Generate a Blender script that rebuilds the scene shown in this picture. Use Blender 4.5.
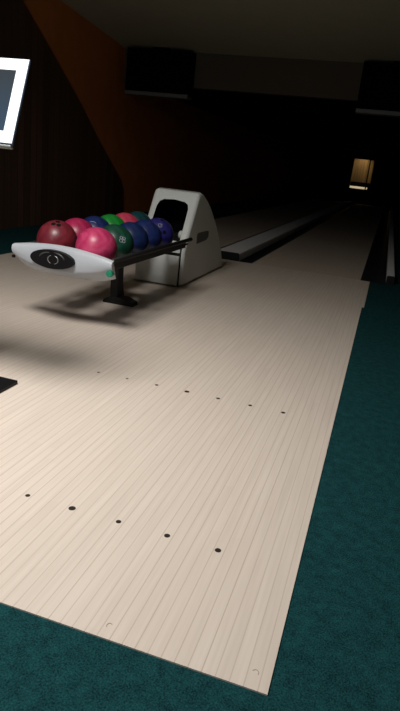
import bpy, bmesh, math, random
from mathutils import Vector, Matrix
for o in list(bpy.data.objects): bpy.data.objects.remove(o)
S = bpy.context.scene
C = S.collection
PI = math.pi
random.seed(4)
# world frame: Y runs down the lane (foul line at 0), X across, Z up; metres
# ---------------------------------------------------------------- camera
cam = bpy.data.objects.new('camera', bpy.data.cameras.new('camera'))
C.objects.link(cam)
r = Vector((0.9478124765318972, 0.3012689194572105, 0.1043482031448398))
u = Vector((-0.18989836474898278, 0.27053837744527526, 0.9437942558603226))
f = Vector((-0.25610568208482654, 0.9143555241252511, -0.3136301246779447))
m = Matrix(((r.x, u.x, -f.x), (r.y, u.y, -f.y), (r.z, u.z, -f.z))).to_4x4()
m.translation = Vector((1.1775, -5.7424, 0.9069))
cam.matrix_world = m
cam.data.sensor_fit = 'HORIZONTAL'
cam.data.sensor_width = 36
cam.data.lens = 583.15 / 400 * 36
cam.data.clip_end = 60
S.camera = cam
# ---------------------------------------------------------------- world, lights, exposure
w = bpy.data.worlds.new('world'); S.world = w; w.use_nodes = True
w.node_tree.nodes['Background'].inputs[0].default_value = (.5, .6, .7, 1)
w.node_tree.nodes['Background'].inputs[1].default_value = 0.005
S.view_settings.view_transform = 'Standard'
S.view_settings.look = 'None'
S.view_settings.gamma = 1
S.view_settings.use_curve_mapping = False
S.view_settings.exposure = 0.0

def area(name, loc, size, power, col, rot=(0, 0, 0), shape='DISK', spread=180):
    l = bpy.data.lights.new(name, 'AREA'); l.shape = shape; l.size = size; l.energy = power; l.color = col; l.spread = math.radians(spread)
    o = bpy.data.objects.new(name, l); C.objects.link(o); o.location = loc; o.rotation_euler = rot
    return o
area('ceiling_lamp', (-.25, -4.75, 2.66), .82, 57, (1, .96, .92), (math.radians(12), 0, 0), spread=138)
area('rear_soft_light', (-.5, -7.7, 2.2), .9, 24, (.96, .98, 1), (math.radians(42), 0, 0), spread=145)  # unseen source behind the camera, slows the falloff; placed from the ball highlights

# ---------------------------------------------------------------- materials
def newmat(name):
    mt = bpy.data.materials.new(name); mt.use_nodes = True
    nt = mt.node_tree
    return mt, nt, nt.nodes['Principled BSDF']
def N(nt, t, **k):
    n = nt.nodes.new(t)
    for a, b in k.items(): setattr(n, a, b)
    return n
def mth(nt, op, a, b=None):
    n = N(nt, 'ShaderNodeMath', operation=op)
    for i, v in enumerate((a, b)):
        if v is None: continue
        if hasattr(v, 'links'): nt.links.new(v, n.inputs[i])
        else: n.inputs[i].default_value = v
    return n.outputs[0]
def mat(name, col, rough=.5, var=.12, scale=20, stretch=(1, 1, 1), spec=.5, metal=0, bump=0, coat=0, detail=4):
    mt, nt, b = newmat(name)
    tc = N(nt, 'ShaderNodeTexCoord'); mp = N(nt, 'ShaderNodeMapping'); mp.inputs['Scale'].default_value = stretch
    nz = N(nt, 'ShaderNodeTexNoise'); nz.inputs['Scale'].default_value = scale; nz.inputs['Detail'].default_value = detail
    nt.links.new(tc.outputs['Object'], mp.inputs[0]); nt.links.new(mp.outputs[0], nz.inputs['Vector'])
    mx = N(nt, 'ShaderNodeMix', data_type='RGBA')
    mx.inputs[6].default_value = (*[c * (1 - var) for c in col], 1)
    mx.inputs[7].default_value = (*[min(1, c * (1 + var)) for c in col], 1)
    nt.links.new(nz.outputs[0], mx.inputs[0]); nt.links.new(mx.outputs[2], b.inputs['Base Color'])
    b.inputs['Roughness'].default_value = rough; b.inputs['Metallic'].default_value = metal
    b.inputs['Specular IOR Level'].default_value = spec; b.inputs['Coat Weight'].default_value = coat
    if bump:
        bp = N(nt, 'ShaderNodeBump'); bp.inputs['Strength'].default_value = bump; bp.inputs['Distance'].default_value = .01
        nt.links.new(nz.outputs[0], bp.inputs['Height']); nt.links.new(bp.outputs[0], b.inputs['Normal'])
    return mt
def boards(name, colA, colB, seam, width, rough, spec=.4):
    mt, nt, b = newmat(name)
    tc = N(nt, 'ShaderNodeTexCoord'); sp = N(nt, 'ShaderNodeSeparateXYZ')
    nt.links.new(tc.outputs['Object'], sp.inputs[0])
    x = mth(nt, 'DIVIDE', sp.outputs[0], width); idx = mth(nt, 'FLOOR', x); fr = mth(nt, 'FRACT', x)
    wn = N(nt, 'ShaderNodeTexWhiteNoise', noise_dimensions='1D'); nt.links.new(idx, wn.inputs['W'])
    # board butt joints: random tone for each ~0.9 m length
    y = mth(nt, 'DIVIDE', sp.outputs[1], .9); y2 = mth(nt, 'ADD', y, mth(nt, 'MULTIPLY', wn.outputs[0], 7.3)); yi = mth(nt, 'FLOOR', y2)
    cb = N(nt, 'ShaderNodeCombineXYZ'); nt.links.new(idx, cb.inputs[0]); nt.links.new(yi, cb.inputs[1])
    wn2 = N(nt, 'ShaderNodeTexWhiteNoise', noise_dimensions='2D'); nt.links.new(cb.outputs[0], wn2.inputs['Vector'])
    mp = N(nt, 'ShaderNodeMapping'); mp.inputs['Scale'].default_value = (90, 3, 1); nt.links.new(tc.outputs['Object'], mp.inputs[0])
    nz = N(nt, 'ShaderNodeTexNoise'); nz.inputs['Scale'].default_value = 1; nz.inputs['Detail'].default_value = 5; nt.links.new(mp.outputs[0], nz.inputs['Vector'])
    t = mth(nt, 'ADD', mth(nt, 'MULTIPLY', wn2.outputs[0], .12), mth(nt, 'MULTIPLY', nz.outputs[0], .85))
    mx = N(nt, 'ShaderNodeMix', data_type='RGBA'); mx.inputs[6].default_value = (*colA, 1); mx.inputs[7].default_value = (*colB, 1); nt.links.new(t, mx.inputs[0])
    sm = mth(nt, 'LESS_THAN', fr, .09)
    smv = mth(nt, 'MULTIPLY', sm, mth(nt, 'ADD', mth(nt, 'MULTIPLY', wn.outputs[0], .3), .45))
    m2 = N(nt, 'ShaderNodeMix', data_type='RGBA'); nt.links.new(smv, m2.inputs[0]); nt.links.new(mx.outputs[2], m2.inputs[6]); m2.inputs[7].default_value = (*seam, 1)
    nt.links.new(m2.outputs[2], b.inputs['Base Color'])
    # large soft wear variation in gloss
    nz2 = N(nt, 'ShaderNodeTexNoise'); nz2.inputs['Scale'].default_value = 1.4; nt.links.new(tc.outputs['Object'], nz2.inputs['Vector'])
    nt.links.new(mth(nt, 'ADD', mth(nt, 'MULTIPLY', nz2.outputs[0], .15), rough - .07), b.inputs['Roughness'])
    b.inputs['Specular IOR Level'].default_value = spec
    return mt
def panel_mat(name, colA, colB, axis=1, width=.12, rough=.55):
    mt, nt, b = newmat(name)
    tc = N(nt, 'ShaderNodeTexCoord'); sp = N(nt, 'ShaderNodeSeparateXYZ'); nt.links.new(tc.outputs['Object'], sp.inputs[0])
    x = mth(nt, 'DIVIDE', sp.outputs[axis], width); fr = mth(nt, 'FRACT', x); wn = N(nt, 'ShaderNodeTexWhiteNoise', noise_dimensions='1D')
    nt.links.new(mth(nt, 'FLOOR', x), wn.inputs['W'])
    mp = N(nt, 'ShaderNodeMapping'); mp.inputs['Scale'].default_value = (40, 40, 1.5); nt.links.new(tc.outputs['Object'], mp.inputs[0])
    nz = N(nt, 'ShaderNodeTexNoise'); nz.inputs['Scale'].default_value = 1; nz.inputs['Detail'].default_value = 6; nt.links.new(mp.outputs[0], nz.inputs['Vector'])
    t = mth(nt, 'ADD', mth(nt, 'MULTIPLY', wn.outputs[0], .5), mth(nt, 'MULTIPLY', nz.outputs[0], .5))
    mx = N(nt, 'ShaderNodeMix', data_type='RGBA'); mx.inputs[6].default_value = (*colA, 1); mx.inputs[7].default_value = (*colB, 1); nt.links.new(t, mx.inputs[0])
    m2 = N(nt, 'ShaderNodeMix', data_type='RGBA'); nt.links.new(mth(nt, 'LESS_THAN', fr, .05), m2.inputs[0]); nt.links.new(mx.outputs[2], m2.inputs[6])
    m2.inputs[7].default_value = (*[c * .4 for c in colA], 1); nt.links.new(m2.outputs[2], b.inputs['Base Color'])
    b.inputs['Roughness'].default_value = rough; b.inputs['Specular IOR Level'].default_value = .3
    return mt
def glow(name, col, strength, grad=None):
    mt, nt, b = newmat(name)
    b.inputs['Base Color'].default_value = (.01, .01, .01, 1); b.inputs['Roughness'].default_value = .8; b.inputs['Specular IOR Level'].default_value = .1
    b.inputs['Emission Color'].default_value = (*col, 1); b.inputs['Emission Strength'].default_value = strength
    if grad:
        tc = N(nt, 'ShaderNodeTexCoord'); sp = N(nt, 'ShaderNodeSeparateXYZ'); nt.links.new(tc.outputs['Generated'], sp.inputs[0])
        cr = N(nt, 'ShaderNodeValToRGB'); cr.color_ramp.elements[0].color = (*grad, 1); cr.color_ramp.elements[1].color = (*col, 1)
        nt.links.new(sp.outputs[2], cr.inputs[0]); nt.links.new(cr.outputs[0], b.inputs['Emission Color'])
    return mt
def carpet_mat():
    mt, nt, b = newmat('teal_carpet')
    tc = N(nt, 'ShaderNodeTexCoord')
    a = N(nt, 'ShaderNodeTexNoise'); a.inputs['Scale'].default_value = 260; a.inputs['Detail'].default_value = 3
    c = N(nt, 'ShaderNodeTexNoise'); c.inputs['Scale'].default_value = 30; c.inputs['Detail'].default_value = 6; c.inputs['Roughness'].default_value = .7
    for n in (a, c): nt.links.new(tc.outputs['Object'], n.inputs['Vector'])
    t = mth(nt, 'ADD', mth(nt, 'MULTIPLY', a.outputs[0], .6), mth(nt, 'MULTIPLY', c.outputs[0], .4))
    cr = N(nt, 'ShaderNodeValToRGB'); e = cr.color_ramp.elements
    e[0].position = .38; e[0].color = (.0025, .019, .023, 1); e[1].position = .66; e[1].color = (.012, .080, .084, 1)
    nt.links.new(t, cr.inputs[0]); nt.links.new(cr.outputs[0], b.inputs['Base Color'])
    bp = N(nt, 'ShaderNodeBump'); bp.inputs['Strength'].default_value = .6; bp.inputs['Distance'].default_value = .004
    nt.links.new(a.outputs[0], bp.inputs['Height']); nt.links.new(bp.outputs[0], b.inputs['Normal'])
    b.inputs['Roughness'].default_value = .95; b.inputs['Specular IOR Level'].default_value = .1
    return mt
M = dict(
    approach=boards('pale_maple_boards', (.56, .48, .405), (.74, .655, .57), (.44, .355, .28), .0273, .5, .3),
    lane=boards('lane_boards', (.50, .42, .345), (.64, .555, .47), (.36, .28, .21), .0273, .7, .05),
    carpet=carpet_mat(),
    orange=mat('rust_orange_plaster', (.64, .21, .052), .7, .15, 6, spec=.2, bump=.1),
    panel=panel_mat('dark_wood_panelling', (.055, .032, .020), (.14, .078, .046)),
    ceiling=mat('greenish_grey_ceiling', (.52, .50, .37), .85, .08, 5, spec=.1),
    soffit=mat('dark_brown_soffit', (.12, .10, .075), .85, .1, 5, spec=.1),
    black=mat('black_plastic', (.006, .006, .007), .5, .2, 30, spec=.2),
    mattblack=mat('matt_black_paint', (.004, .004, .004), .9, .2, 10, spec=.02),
    iron=mat('dark_painted_steel', (.008, .0075, .0075), .5, .2, 40, spec=.25),
    gutter=mat('dark_gutter_plastic', (.018, .022, .030), .45, .15, 15, spec=.4),
    shell=mat('off_white_fibreglass', (.62, .65, .63), .42, .05, 8, spec=.4),
    shellcap=mat('pale_grey_fibreglass', (.47, .50, .54), .45, .05, 9, spec=.4),
    cover=mat('pale_grey_cover_board', (.82, .82, .85), .6, .06, 12, (6, 1, 6), spec=.1),
    strip=mat('grey_aluminium', (.17, .17, .16), .5, .1, 30, (1, 1, 1), metal=0),
    dot=mat('dark_brown_inlay', (.02, .014, .010), .5, .3, 200),
    scuff=mat('grey_scuff', (.40, .33, .27), .6, .2, 100),
    grille=mat('smoked_grey_inlay', (.10, .10, .095), .5, .3, 30),
    silver=mat('brushed_silver', (.35, .35, .35), .35, .1, 60, metal=.6),
    darksilver=mat('smoked_silver', (.09, .095, .10), .35, .2, 60, metal=.4),
    green=mat('green_plastic_button', (.01, .22, .12), .35, .1, 40),
    white=mat('white_ink', (.36, .38, .42), .5, .1, 80),
    lip=mat('grey_plastic', (.20, .22, .21), .4, .1, 30),
    casing=mat('dark_blue_grey_casing', (.02, .03, .05), .3, .1, 30),
    frame=glow('lit_white_border', (.95, 1.0, 1.0), 1.5),
    display=glow('slate_blue_display', (.016, .028, .036), 1.0, (.022, .060, .110)),
    gold=panel_mat('amber_wood_panels', (.03, .018, .006), (.16, .10, .038), 0, .11),
    sill=mat('white_sill_paint', (.7, .7, .68), .5, .05, 20),
)

# ---------------------------------------------------------------- mesh helpers
def obj(name, bm, mt, parent=None, smooth=False, bevel=0, seg=3):
    bmesh.ops.recalc_face_normals(bm, faces=bm.faces)
    me = bpy.data.meshes.new(name); bm.to_mesh(me); bm.free()
    for k in (mt if isinstance(mt, (list, tuple)) else [mt]): me.materials.append(k)
    o = bpy.data.objects.new(name, me); C.objects.link(o)
    if parent: o.parent = parent
    if smooth:
        for p in me.polygons: p.use_smooth = True
    if bevel:
        b = o.modifiers.new('bevel', 'BEVEL'); b.width = bevel; b.segments = seg; b.limit_method = 'ANGLE'; b.angle_limit = math.radians(35)
        for p in me.polygons: p.use_smooth = True
        wn = o.modifiers.new('wn', 'WEIGHTED_NORMAL'); wn.keep_sharp = True
    return o
def box(bm, x0, x1, y0, y1, z0, z1):
    v = [bm.verts.new(p) for p in ((x0, y0, z0), (x1, y0, z0), (x1, y1, z0), (x0, y1, z0), (x0, y0, z1), (x1, y0, z1), (x1, y1, z1), (x0, y1, z1))]
    for q in ((0, 3, 2, 1), (4, 5, 6, 7), (0, 1, 5, 4), (1, 2, 6, 5), (2, 3, 7, 6), (3, 0, 4, 7)): bm.faces.new([v[i] for i in q])
    return bm
def B(*a): return box(bmesh.new(), *a)
def prism(bm, poly, axis, a, b):
    """polygon (two coords in order) extruded along axis from a to b"""
    def P(p, t):
        return {'x': (t, p[0], p[1]), 'y': (p[0], t, p[1]), 'z': (p[0], p[1], t)}[axis]
    A = [bm.verts.new(P(p, a)) for p in poly]; D = [bm.verts.new(P(p, b)) for p in poly]
    bm.faces.new(A); bm.faces.new(list(reversed(D)))
    n = len(poly)
    for i in range(n): bm.faces.new((A[i], A[(i + 1) % n], D[(i + 1) % n], D[i]))
    return bm
def tube(bm, pts, rad, seg=14, closed=False):
    pts = [Vector(p) for p in pts]; n = len(pts); rings = []
    for i, p in enumerate(pts):
        if closed: d = (pts[(i + 1) % n] - pts[i - 1]).normalized()
        else: d = (pts[min(i + 1, n - 1)] - pts[max(i - 1, 0)]).normalized()
        a = d.cross(Vector((0, 0, 1)))
        if a.length < .05: a = d.cross(Vector((0, 1, 0)))
        a.normalize(); b = d.cross(a)
        rd = rad[i] if isinstance(rad, (list, tuple)) else rad
        rings.append([bm.verts.new(p + (a * math.cos(t) + b * math.sin(t)) * rd) for t in (2 * PI * k / seg for k in range(seg))])
    for i in range(n if closed else n - 1):
        A, D = rings[i], rings[(i + 1) % n]
        for k in range(seg): bm.faces.new((A[k], A[(k + 1) % seg], D[(k + 1) % seg], D[k]))
    if not closed: bm.faces.new(rings[0]); bm.faces.new(rings[-1])
    return bm
def cyl(bm, p, q, rad, seg=24): return tube(bm, [p, q], rad, seg)
def struct(name, bm, mt, **k):
    o = obj(name, bm, mt, **k); o['kind'] = 'structure'; return o
def tag(o, label, cat, group=None):
    o['label'] = label; o['category'] = cat
    if group: o['group'] = group
    return o
def thing(name, label, cat, loc=(0, 0, 0), rot=(0, 0, 0), group=None):
    o = bpy.data.objects.new(name, None); C.objects.link(o); o.location = loc; o.rotation_euler = rot; o.empty_display_size = .1
    return tag(o, label, cat, group)

# ---------------------------------------------------------------- the setting
XL, XR, YB, YE = -2.73, 3.3, -8.6, 19.2
def ceil_z(y): return 2.52 - .085 * y
APX0, APX1, APY0 = -1.81, 1.139, -4.898
# teal carpet: everything in front, and the strips outside the gutters
bm = bmesh.new()
for x0, x1, y0, y1 in ((XL, XR, YB, 0), (XL, -1.86, 0, YE), (1.378, XR, 0, YE)):
    box(bm, x0, x1, y0, y1, -.16, -.0035)
struct('floor', bm, M['carpet'])
struct('trim_1', B(-1.86, 1.378, .0, YE, -.16, -.10), M['mattblack'])
# approach
ap = struct('approach', prism(bmesh.new(), [(APX0, APY0), (APX1, APY0), (APX1, -1.25), (APX1 + .016, -1.25), (APX1 + .016, -.002), (APX0, -.002)], 'z', -.0035, 0), M['approach'])
def dot(x, y, rad):
    bm = bmesh.new(); cyl(bm, (x, y, -.0005), (x, y, .0006), rad, 20)
    return obj('guide_dot', bm, M['dot'], ap)
for k in range(5): dot(.9407 + (k - 4) * .1355, -4.535, (.0068, .0096, .0072, .0078, .0082)[k])
for k in range(7): dot(.9407 + (k - 6) * .1355, -3.585, (.006, .006, .0075, .0105, .008, .008, .0085)[k])
def scuff(x, y, rr, a0, a1):
    bm = bmesh.new(); tube(bm, [(x + rr * math.cos(math.radians(a)), y + rr * math.sin(math.radians(a)), .0002) for a in range(a0, a1, 15)], .0009, 6)
    return obj('scuff_mark', bm, M['scuff'], ap)
scuff(1.108, -4.858, .006, -30, 170); scuff(.805, -4.865, .006, 60, 230)
# lanes
struct('lane', B(0, 1.066, .002, 18.3, -.10, 0), M['lane'])
struct('lane', B(-1.616, -.55, .002, 18.3, -.10, 0), M['lane'])
def gutter(x0, x1):
    n = 14; top = []; bot = []
    for k in range(n + 1):
        t = k / n; x = x0 + (x1 - x0) * t; z = -.008 - .055 * math.sin(PI * t) ** .7
        top.append((x, z))
    poly = [(x0, -.10)] + top + [(x1, -.10)]
    struct('gutter', prism(bmesh.new(), poly, 'y', .002, 18.3), M['gutter'], smooth=False)
for a in ((-.150, 0), (1.066, 1.300), (-.55, -.395), (-1.86, -1.616)): gutter(*a)
# walls: the left one seen, others close the room
bm = bmesh.new(); prism(bm, [(YB, -.16), (YE, -.16), (YE, 3.6), (YB, 3.6)], 'x', XL - .12, XL)
struct('wall_left', bm, M['orange'])
bm = bmesh.new(); prism(bm, [(YB, -.012), (2.82, -.012), (2.77, .38), (2.67, .52), (1.96, .99), (1.36, 1.43), (.75, 1.83), (.06, 2.27), (-.42, ceil_z(-.42)), (YB, ceil_z(YB))], 'x', XL, XL + .022)
struct('trim_2', bm, M['panel'])
bm = bmesh.new(); prism(bm, [(YB, -.16), (YE, -.16), (YE, 3.6), (YB, 3.6)], 'x', XR, XR + .12)
struct('wall_right', bm, M['soffit'])
struct('wall_back', B(XL, XR, YB - .12, YB, -.16, ceil_z(YB) + .3), M['soffit'])
# end wall with the lit opening
WX0, WX1, WZ0, WZ1 = -.42, .40, .55, 1.68
bm = bmesh.new()
for a in ((XL, WX0, -.16, 2.6), (WX1, XR, -.16, 2.6), (WX0, WX1, -.16, WZ0), (WX0, WX1, WZ1, 2.6)): box(bm, a[0], a[1], 18.9, 19.0, a[2], a[3])
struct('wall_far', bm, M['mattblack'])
bm = bmesh.new(); box(bm, -.9, .9, 19.6, 19.65, .80, 2.4)
struct('wall_inner', bm, M['gold'])
struct('wall_inner_base', B(-.9, .9, 19.56, 19.65, -.1, .80), M['mattblack'])
bm = bmesh.new()
for a in ((WX0, WX0 + .03, WZ0, WZ1), (WX1 - .03, WX1, WZ0, WZ1), (WX0, WX1, WZ1 - .03, WZ1), (.20, .235, WZ0, WZ1)): box(bm, a[0], a[1], 18.88, 19.02, a[2], a[3])
struct('window_1', bm, M['soffit'])
struct('trim_3', prism(bmesh.new(), [(18.97, .54), (19.2, .63), (19.2, .54)], 'x', -.40, .28), M['sill'])
area('back_room_lamp', (-.1, 19.25, 2.05), .25, 9, (1, .8, .5), (math.radians(12), 0, 0), spread=95)
# ceiling: sloping part over the approach, then a dropped part over the lanes
bm = bmesh.new(); prism(bm, [(YB, ceil_z(YB)), (2.60, ceil_z(2.60)), (2.60, ceil_z(2.6) + .2), (YB, ceil_z(YB) + .2)], 'x', XL, XR)
struct('ceiling', bm, M['ceiling'])
struct('trim_4', B(XL, XR, 2.60, 2.72, 1.86, ceil_z(2.6) + .2), M['soffit'])
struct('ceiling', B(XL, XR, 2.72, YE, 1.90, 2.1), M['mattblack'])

# ---------------------------------------------------------------- lane dividers
def divider(name, label, x0, x1, y1):
    t = thing(name, label, 'lane divider', ((x0 + x1) / 2, .03, 0))
    h = (x1 - x0) / 2; z = .072
    prof = [(-h, -.10), (-h, z - .008), (-h + .008, z), (h - .008, z), (h, z - .008), (h, -.10)]
    obj('cover_strip', prism(bmesh.new(), prof, 'y', .03, y1), M['cover'], t)
    p2 = [(-h - .001, -.012), (-h - .001, z - .008), (-h + .008, z + .001), (h - .008, z + .001), (h + .001, z - .008), (h + .001, -.012)]
    obj('end_cap', prism(bmesh.new(), p2, 'y', .0, .03), M['black'], t, bevel=.003)
    return t
divider('lane_divider', 'wide pale grey divider strip between the two lanes, starting behind the ball return', -.395, -.152, 18)
divider('lane_divider', 'narrow pale grey divider strip beside the right-hand gutter next to the carpet', 1.302, 1.374, 18)
bpy.data.objects['lane_divider'].name = 'lane_divider'

# ---------------------------------------------------------------- hanging score monitors
def score_monitor(x0, label):
    w_ = .93
    t = thing('score_monitor', label, 'monitor', (x0 + w_ / 2, 2.5, 1.715), group='score monitors hung above the foul line')
    h = w_ / 2
    obj('housing', B(-h, h, -.12, .08, .0, .565), M['mattblack'], t, bevel=.006)
    obj('screen', B(-h + .03, h - .03, -.125, -.119, .07, .53), M['mattblack'], t)
    obj('bottom_strip', B(-h, h, -.135, .06, -.02, .028), M['strip'], t, bevel=.003)
    obj('mounting_bracket', B(-.12, .12, -.06, .06, .565, .60), M['mattblack'], t)
score_monitor(-2.60, 'black hanging score monitor with grey lower edge, beside the orange wall at left')
score_monitor(.57, 'black hanging score monitor with grey lower edge, cut by the right edge of the picture')

# ---------------------------------------------------------------- ball return hood
HX, HW = -.356, .184
hood = thing('ball_return_hood', 'off-white ball return hood with dark arched mouth standing on the approach', 'ball return', (HX, -1.1, 0))
prof = [(-1.655, .004), (-1.655, .26), (-1.62, .34), (-1.52, .50), (-1.425, .655), (-1.40, .680), (-1.35, .687), (-1.28, .672), (-1.19, .636), (-1.09, .587), (-.977, .515), (-.85, .424), (-.756, .348), (-.65, .25), (-.575, .165), (-.50, .06), (-.475, .004)]
bm = bmesh.new()
xs = [(-HW, 0), (HW, 0)]
prism(bm, [(y + 1.1, z) for y, z in prof], 'x', -HW, HW)
body = obj('hood_shell', bm, [M['shell'], M['mattblack']], hood)
# taper the rear a little in plan
for v in body.data.vertices:
    if v.co.y > .3: v.co.x *= 1 - .03 * (v.co.y - .3)
bv = body.modifiers.new('b', 'BEVEL'); bv.width = .028; bv.segments = 5; bv.limit_method = 'ANGLE'; bv.angle_limit = math.radians(50)
# mouth cutter (a plain arch-topped prism, removed again after the cut)
arch = [(-.138, .335), (.128, .335), (.124, .56), (.112, .592), (.085, .608), (0, .618), (-.085, .612), (-.114, .596), (-.128, .56)]
cut = obj('cutter', prism(bmesh.new(), arch, 'y', -.75, -.05), M['mattblack'])
cut.location = (HX, -1.1, 0); cut.location = hood.location
bo = body.modifiers.new('c', 'BOOLEAN'); bo.operation = 'DIFFERENCE'; bo.object = cut; bo.solver = 'EXACT'
bpy.context.view_layer.update()
dg = bpy.context.evaluated_depsgraph_get()
me = bpy.data.meshes.new_from_object(body.evaluated_get(dg))
body.modifiers.clear(); body.data = me
bpy.data.objects.remove(cut)
while len(me.materials) < 2: me.materials.append(M['mattblack'])
me.materials[0] = M['shell']; me.materials[1] = M['mattblack']
for p in me.polygons:
    c, n = p.center, p.normal
    ins = abs(c.x) < .137 and .334 < c.z < .617 and c.y > -.53 and (abs(n.z) > .8 or abs(n.x) > .8 or abs(n.y) > .9 or c.z > .55) and c.y < .0
    # outer shell faces over the mouth have c.z above the arch or lie outside it
    p.material_index = 1 if ins and not (n.z > .5 and c.z > .4) else 0
    p.use_smooth = False
for p in me.polygons:
    if p.material_index == 0: p.use_smooth = True
wnm = body.modifiers.new('wn', 'WEIGHTED_NORMAL'); wnm.keep_sharp = True; wnm.weight = 90
try:
    me.set_sharp_from_angle(angle=math.radians(32))
except Exception: pass
obj('front_panel', B(-HW - .004, .152, -.575, -.558, .012, .262), M['shell'], hood, bevel=.006)
obj('panel_seam', B(.152, .160, -.5615, -.553, .004, .30), M['mattblack'], hood)
obj('side_grille', prism(bmesh.new(), [(-.28, .30), (-.02, .31), (.03, .33), (.03, .375), (-.02, .385), (-.27, .385), (-.29, .36)], 'x', HW - .004, HW + .0005), M['grille'], hood, bevel=.001)
bm = bmesh.new()
for k in range(5): box(bm, -.132, .122, -.50 + k * .09, -.47 + k * .09, .335, .350)
obj('ball_guide', bm, M['iron'], hood)
bm = bmesh.new(); bmesh.ops.create_uvsphere(bm, u_segments=20, v_segments=14, radius=1)
bmesh.ops.scale(bm, vec=(.022, .03, .032), verts=bm.verts); bmesh.ops.translate(bm, vec=(.110, -.45, .375), verts=bm.verts)
obj('mouth_bumper', bm, M['shell'], hood, smooth=True)

# ---------------------------------------------------------------- ball rack
RX = -.343
rack = thing('ball_rack', 'long dark steel ball rack with pale crescent end cap and badge, holding the balls', 'ball rack', (RX, -2.4, 0))
Yf, Yr = -3.085 + 2.4, -1.675 + 2.4
def rail(x, z, rad, y0, y1, name='rail'):
    bm = bmesh.new(); tube(bm, [(x, y0, z), (x, y1, z), (x, y1 + rad * .6, z)], [rad, rad, rad * .6], 14)
    return obj(name, bm, M['iron'], rack, smooth=True)
for cx in (-.133, .121):
    for dx in (-.07, .07): rail(cx + dx, .3325 - .0005, .0075, Yf, Yr, 'support_rail')
rail(.272, .392, .013, Yf, Yr - .17, 'side_rail'); rail(-.272, .392, .013, Yf, Yr - .17, 'side_rail')
for sx in (-1, 1):
    obj('side_bar', B(sx * .262 - .007, sx * .262 + .007, Yf, Yr - .26, .342, .384), M['iron'], rack, bevel=.003)
for y in (-.60, .40):
    obj('cross_member', B(-.255, .255, y - .012, y + .012, .290, .308), M['iron'], rack, bevel=.002)
bm = bmesh.new(); prism(bm, [(-.035, .035), (.075, .035), (.045, .12), (.035, .30), (-.04, .30), (-.035, .12)], 'x', -.040, .014)
obj('post', bm, M['iron'], rack, bevel=.006)
obj('post_collar', B(-.073, .047, -.06, .06, .275, .305), M['iron'], rack, bevel=.004)
bm = bmesh.new(); prism(bm, [(-.085, .0), (.125, .0), (.12, .022), (.06, .045), (-.03, .045), (-.08, .022)], 'y', -.045, .045)
obj('foot', bm, M['iron'], rack, bevel=.006)
# crescent end cap
bm = bmesh.new(); NU, NV = 36, 18; hw = .286; grid = []
for i in range(NU + 1):
    a = -1 + 2 * i / NU
    zt = .400 - .005 * a + .030 * (1 - a * a) ; zb = .268 + .012 * a * a + (.040 if a < 0 else .020) * abs(a) ** 6
    vc = .80 - (.34 * a * a if a > 0 else .25 * a * a)
    row = []
    for j in range(NV + 1):
        v = j / NV
        y = -.012 * (1 - a * a)
        if v < .08: y += .018 * (1 - v / .08) ** 2
        if v > vc: y += .055 * ((v - vc) / (1 - vc))
        y -= .008 * math.sin(PI * min(v / vc, 1))
        row.append(bm.verts.new((a * hw - .005, -3.105 + 2.4 + y, zt + (zb - zt) * v)))
    grid.append(row)
for i in range(NU):
    for j in range(NV): bm.faces.new((grid[i][j], grid[i][j + 1], grid[i + 1][j + 1], grid[i + 1][j]))
back = []
for i in range(NU + 1):
    back.append([bm.verts.new((grid[i][j].co.x * .985, -3.105 + 2.4 + (.021 if j == 0 else .060), grid[i][j].co.z)) for j in (0, NV)])
for i in range(NU):
    bm.faces.new((grid[i][0], grid[i + 1][0], back[i + 1][0], back[i][0])); bm.faces.new((grid[i + 1][NV], grid[i][NV], back[i][1], back[i + 1][1]))
    bm.faces.new((back[i][0], back[i + 1][0], back[i + 1][1], back[i][1]))
for i in (0, NU): bm.faces.new([grid[i][j] for j in range(NV + 1)] + [back[i][1], back[i][0]])
cap = obj('end_cap', bm, M['shellcap'], rack, smooth=True)
cap.data.set_sharp_from_angle(angle=math.radians(40))
# badge on the cap
ex, ez, ya, yb = -.3805 - RX, .3625, -3.145 + 2.4, -3.118 + 2.4
bm = bmesh.new(); prism(bm, [(ex + .124 * math.cos(t), ez + .0475 * math.sin(t)) for t in (2 * PI * k / 48 for k in range(48))], 'y', ya, yb)
badge = obj('badge', bm, M['black'], cap, bevel=.003)
def arc3(cx, cz, rx, rz, a0, a1, rad, mt):
    n = 18; pts = [(cx + rx * math.cos(math.radians(a0 + (a1 - a0) * k / n)), ya, cz + rz * math.sin(math.radians(a0 + (a1 - a0) * k / n))) for k in range(n + 1)]
    rr = [rad * (.35 + .65 * math.sin(PI * k / n)) for k in range(n + 1)]
    bm = bmesh.new(); tube(bm, pts, rr, 8); return bm
obj('badge_mark', arc3(ex + .012, ez + .0, .026, .021, -80, 80, .003, 0), M['silver'], cap, smooth=True)
obj('badge_mark', arc3(ex + .006, ez + .0, .026, .021, 110, 250, .003, 0), M['silver'], cap, smooth=True)
obj('badge_mark', arc3(ex + .010, ez - .004, .066, .041, 15, 85, .0045, 0), M['darksilver'], cap, smooth=True)
obj('badge_mark', arc3(ex - .006, ez - .004, .066, .038, 95, 165, .0045, 0), M['darksilver'], cap, smooth=True)
bm = bmesh.new(); cyl(bm, (.273, -3.122 + 2.4, .334), (.273, -3.095 + 2.4, .332), .0165, 24)
obj('green_button', bm, M['green'], cap, bevel=.003)
bm = bmesh.new(); cyl(bm, (-.304, -3.085 + 2.4, .335), (-.292, -3.085 + 2.4, .335), .008, 12); cyl(bm, (-.306, -3.085 + 2.4, .355), (-.292, -3.085 + 2.4, .355), .005, 12)
obj('side_bolt', bm, M['black'], cap)

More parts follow.
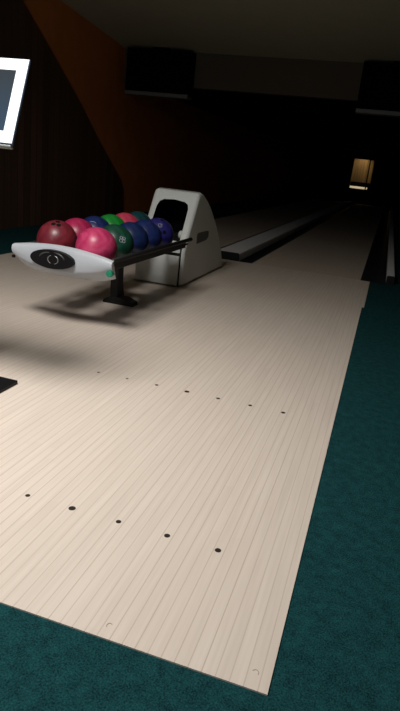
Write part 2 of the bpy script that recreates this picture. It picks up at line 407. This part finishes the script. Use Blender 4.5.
# ---------------------------------------------------------------- bowling balls
def ball_mat(name, a, b_, sc=9, rough=.38):
    mt, nt, b = newmat(name)
    tc = N(nt, 'ShaderNodeTexCoord'); nz = N(nt, 'ShaderNodeTexNoise'); nz.inputs['Scale'].default_value = sc; nz.inputs['Detail'].default_value = 5; nz.inputs['Distortion'].default_value = 1.6
    nt.links.new(tc.outputs['Object'], nz.inputs['Vector'])
    cr = N(nt, 'ShaderNodeValToRGB'); e = cr.color_ramp.elements; e[0].position = .35; e[0].color = (*a, 1); e[1].position = .68; e[1].color = (*b_, 1)
    nt.links.new(nz.outputs[0], cr.inputs[0]); nt.links.new(cr.outputs[0], b.inputs['Base Color'])
    b.inputs['Roughness'].default_value = rough; b.inputs['Specular IOR Level'].default_value = .5
    return mt
RB = .108
hole_me = None
def ball(x, y, label, mt, holes, ink=None):
    bm = bmesh.new(); bmesh.ops.create_uvsphere(bm, u_segments=56, v_segments=36, radius=RB)
    o = obj('bowling_ball', bm, mt, smooth=True); o.location = (x, y, .425)
    tag(o, label, 'bowling ball', 'bowling balls on the rack')
    for d in holes:
        d = Vector(d).normalized()
        bm = bmesh.new(); cyl(bm, d * (RB - .012), d * (RB + .0004), .0125 if len(holes) < 4 else .011, 20)
        obj('finger_hole', bm, M['black'], o)
    if ink:
        d, strokes = ink; d = Vector(d).normalized(); rt = Vector((1, .3, 0)); rt = (rt - d * rt.dot(d)).normalized(); up = d.cross(rt)
        if up.z < 0: up = -up
        bm = bmesh.new()
        for st in strokes:
            tube(bm, [((d * RB + rt * a + up * b2).normalized()) * (RB + .0002) for a, b2 in st], .0016, 6)
        obj('printed_mark', bm, M['white'], o)
    return o
def ring(cx, cy, rr, a0=0, a1=360): return [(cx + rr * math.cos(math.radians(a)), cy + rr * math.sin(math.radians(a))) for a in range(a0, a1 + 1, 20)]
hid = [(-.75, .60, .10), (-.80, .42, .28), (-.62, .68, .34)]
maroon = ball_mat('maroon_ball', (.12, .010, .020), (.22, .024, .036))
pink = ball_mat('pink_ball', (.40, .018, .090), (.60, .070, .17))
pink2 = ball_mat('deep_pink_ball', (.30, .010, .06), (.48, .03, .11))
navy = ball_mat('navy_ball', (.006, .012, .075), (.016, .035, .15))
blue2 = ball_mat('dark_blue_ball', (.004, .012, .055), (.012, .030, .12))
violet = ball_mat('violet_blue_ball', (.012, .010, .11), (.03, .026, .20))
greenb = ball_mat('bright_green_ball', (.006, .18, .022), (.015, .34, .05))
dgreen = ball_mat('dark_green_ball', (.003, .035, .022), (.012, .085, .05))
coral = ball_mat('coral_pink_ball', (.50, .035, .085), (.68, .08, .14))
teal = ball_mat('teal_ball', (.003, .035, .045), (.010, .075, .085))
LX, RXB = -.476, -.222
YL = [-2.93 + .2162 * k for k in range(6)]; YR = [-2.97 + .2162 * k for k in range(5)]
ball(LX, YL[0], 'maroon bowling ball with finger holes on top, at the left front of the rack', maroon, [(.06, -.50, .865), (.32, -.44, .84), (.15, -.24, .96)])
ball(LX, YL[1], 'deep pink bowling ball directly behind the maroon ball', pink2, hid)
ball(LX, YL[2], 'blue bowling ball with a white dash, between deep pink and bright green balls', navy, hid, ((.244, -.70, .67), [[(-.022, .010), (-.01, .013), (.004, .012), (.016, .006)]]))
ball(LX, YL[3], 'bright green bowling ball in the left row', greenb, hid)
ball(LX, YL[4], 'coral pink bowling ball just behind the bright green ball', coral, hid)
ball(LX, YL[5], 'dark teal bowling ball, last of the left row beside the hood', teal, hid)
ball(RXB, YR[0], 'bright pink bowling ball at the right front of the rack', pink, hid)
mark88 = [ring(-.006, .009, .0075), ring(-.006, -.008, .0085), ring(.010, .009, .0075), ring(.010, -.008, .0085)]
ball(RXB, YR[1], 'dark green bowling ball with a pale printed mark, behind the front pink ball', dgreen, hid, ((.699, -.603, .384), mark88))
ball(RXB, YR[2], 'dark blue bowling ball just behind the marked dark green ball', blue2, hid)
ball(RXB, YR[3], 'deep blue bowling ball just in front of the violet ball', navy, hid)
ball(RXB, YR[4], 'violet-blue bowling ball with a white swirl emblem and finger holes, at the hood mouth', violet, [(.50, -.83, .24), (.70, -.66, .28), (.55, -.62, .56 - .14)][:2] + [(.3, -.2, .93)], ((.40, -.64, .656), [ring(0, 0, .014, 20, 340), ring(.002, 0, .006, -120, 150)]))

# ---------------------------------------------------------------- scoring console at the left edge
con = thing('scoring_console', 'scoring console with tilted screen glowing white around a slate panel, at left edge', 'console', (-.27, -4.06, 0))
obj('base_plate', B(-.45, .193, -.20, .183, 0, .016), M['black'], con, bevel=.003)
bm = bmesh.new(); cyl(bm, (-.13, .10, .016), (-.13, .10, .93), .032, 24)
obj('post', bm, M['iron'], con, smooth=False)
head = obj('monitor_casing', B(-.78, 0, 0, .010, .006, .293), M['casing'], con, bevel=.005)  # unseen left part made wider so its shadow darkens more of the floor
head.location = (.272, .023, .886)
obj('rear_housing', B(-.70, -.07, .012, .055,   .04, .25), M['casing'], head, bevel=.006); head.rotation_euler = (math.radians(-20), 0, 0)
wb = .037
bm = bmesh.new()
X0, X1, Z0, Z1 = -.776, -.004, .014, .289
for a in ((X0, X1, Z1 - wb, Z1), (X0, X1, Z0, Z0 + wb), (X0, X0 + wb, Z0 + wb, Z1 - wb), (X1 - wb, X1, Z0 + wb, Z1 - wb)): box(bm, a[0], a[1], -.003, .002, a[2], a[3])
obj('lit_border', bm, M['frame'], head)
obj('display', B(X0 + wb, X1 - wb, -.002, .002, Z0 + wb, Z1 - wb), M['display'], head)
obj('lower_lip', B(-.78, -.004, -.004, .016, -.001, .008), M['lip'], head, bevel=.004)
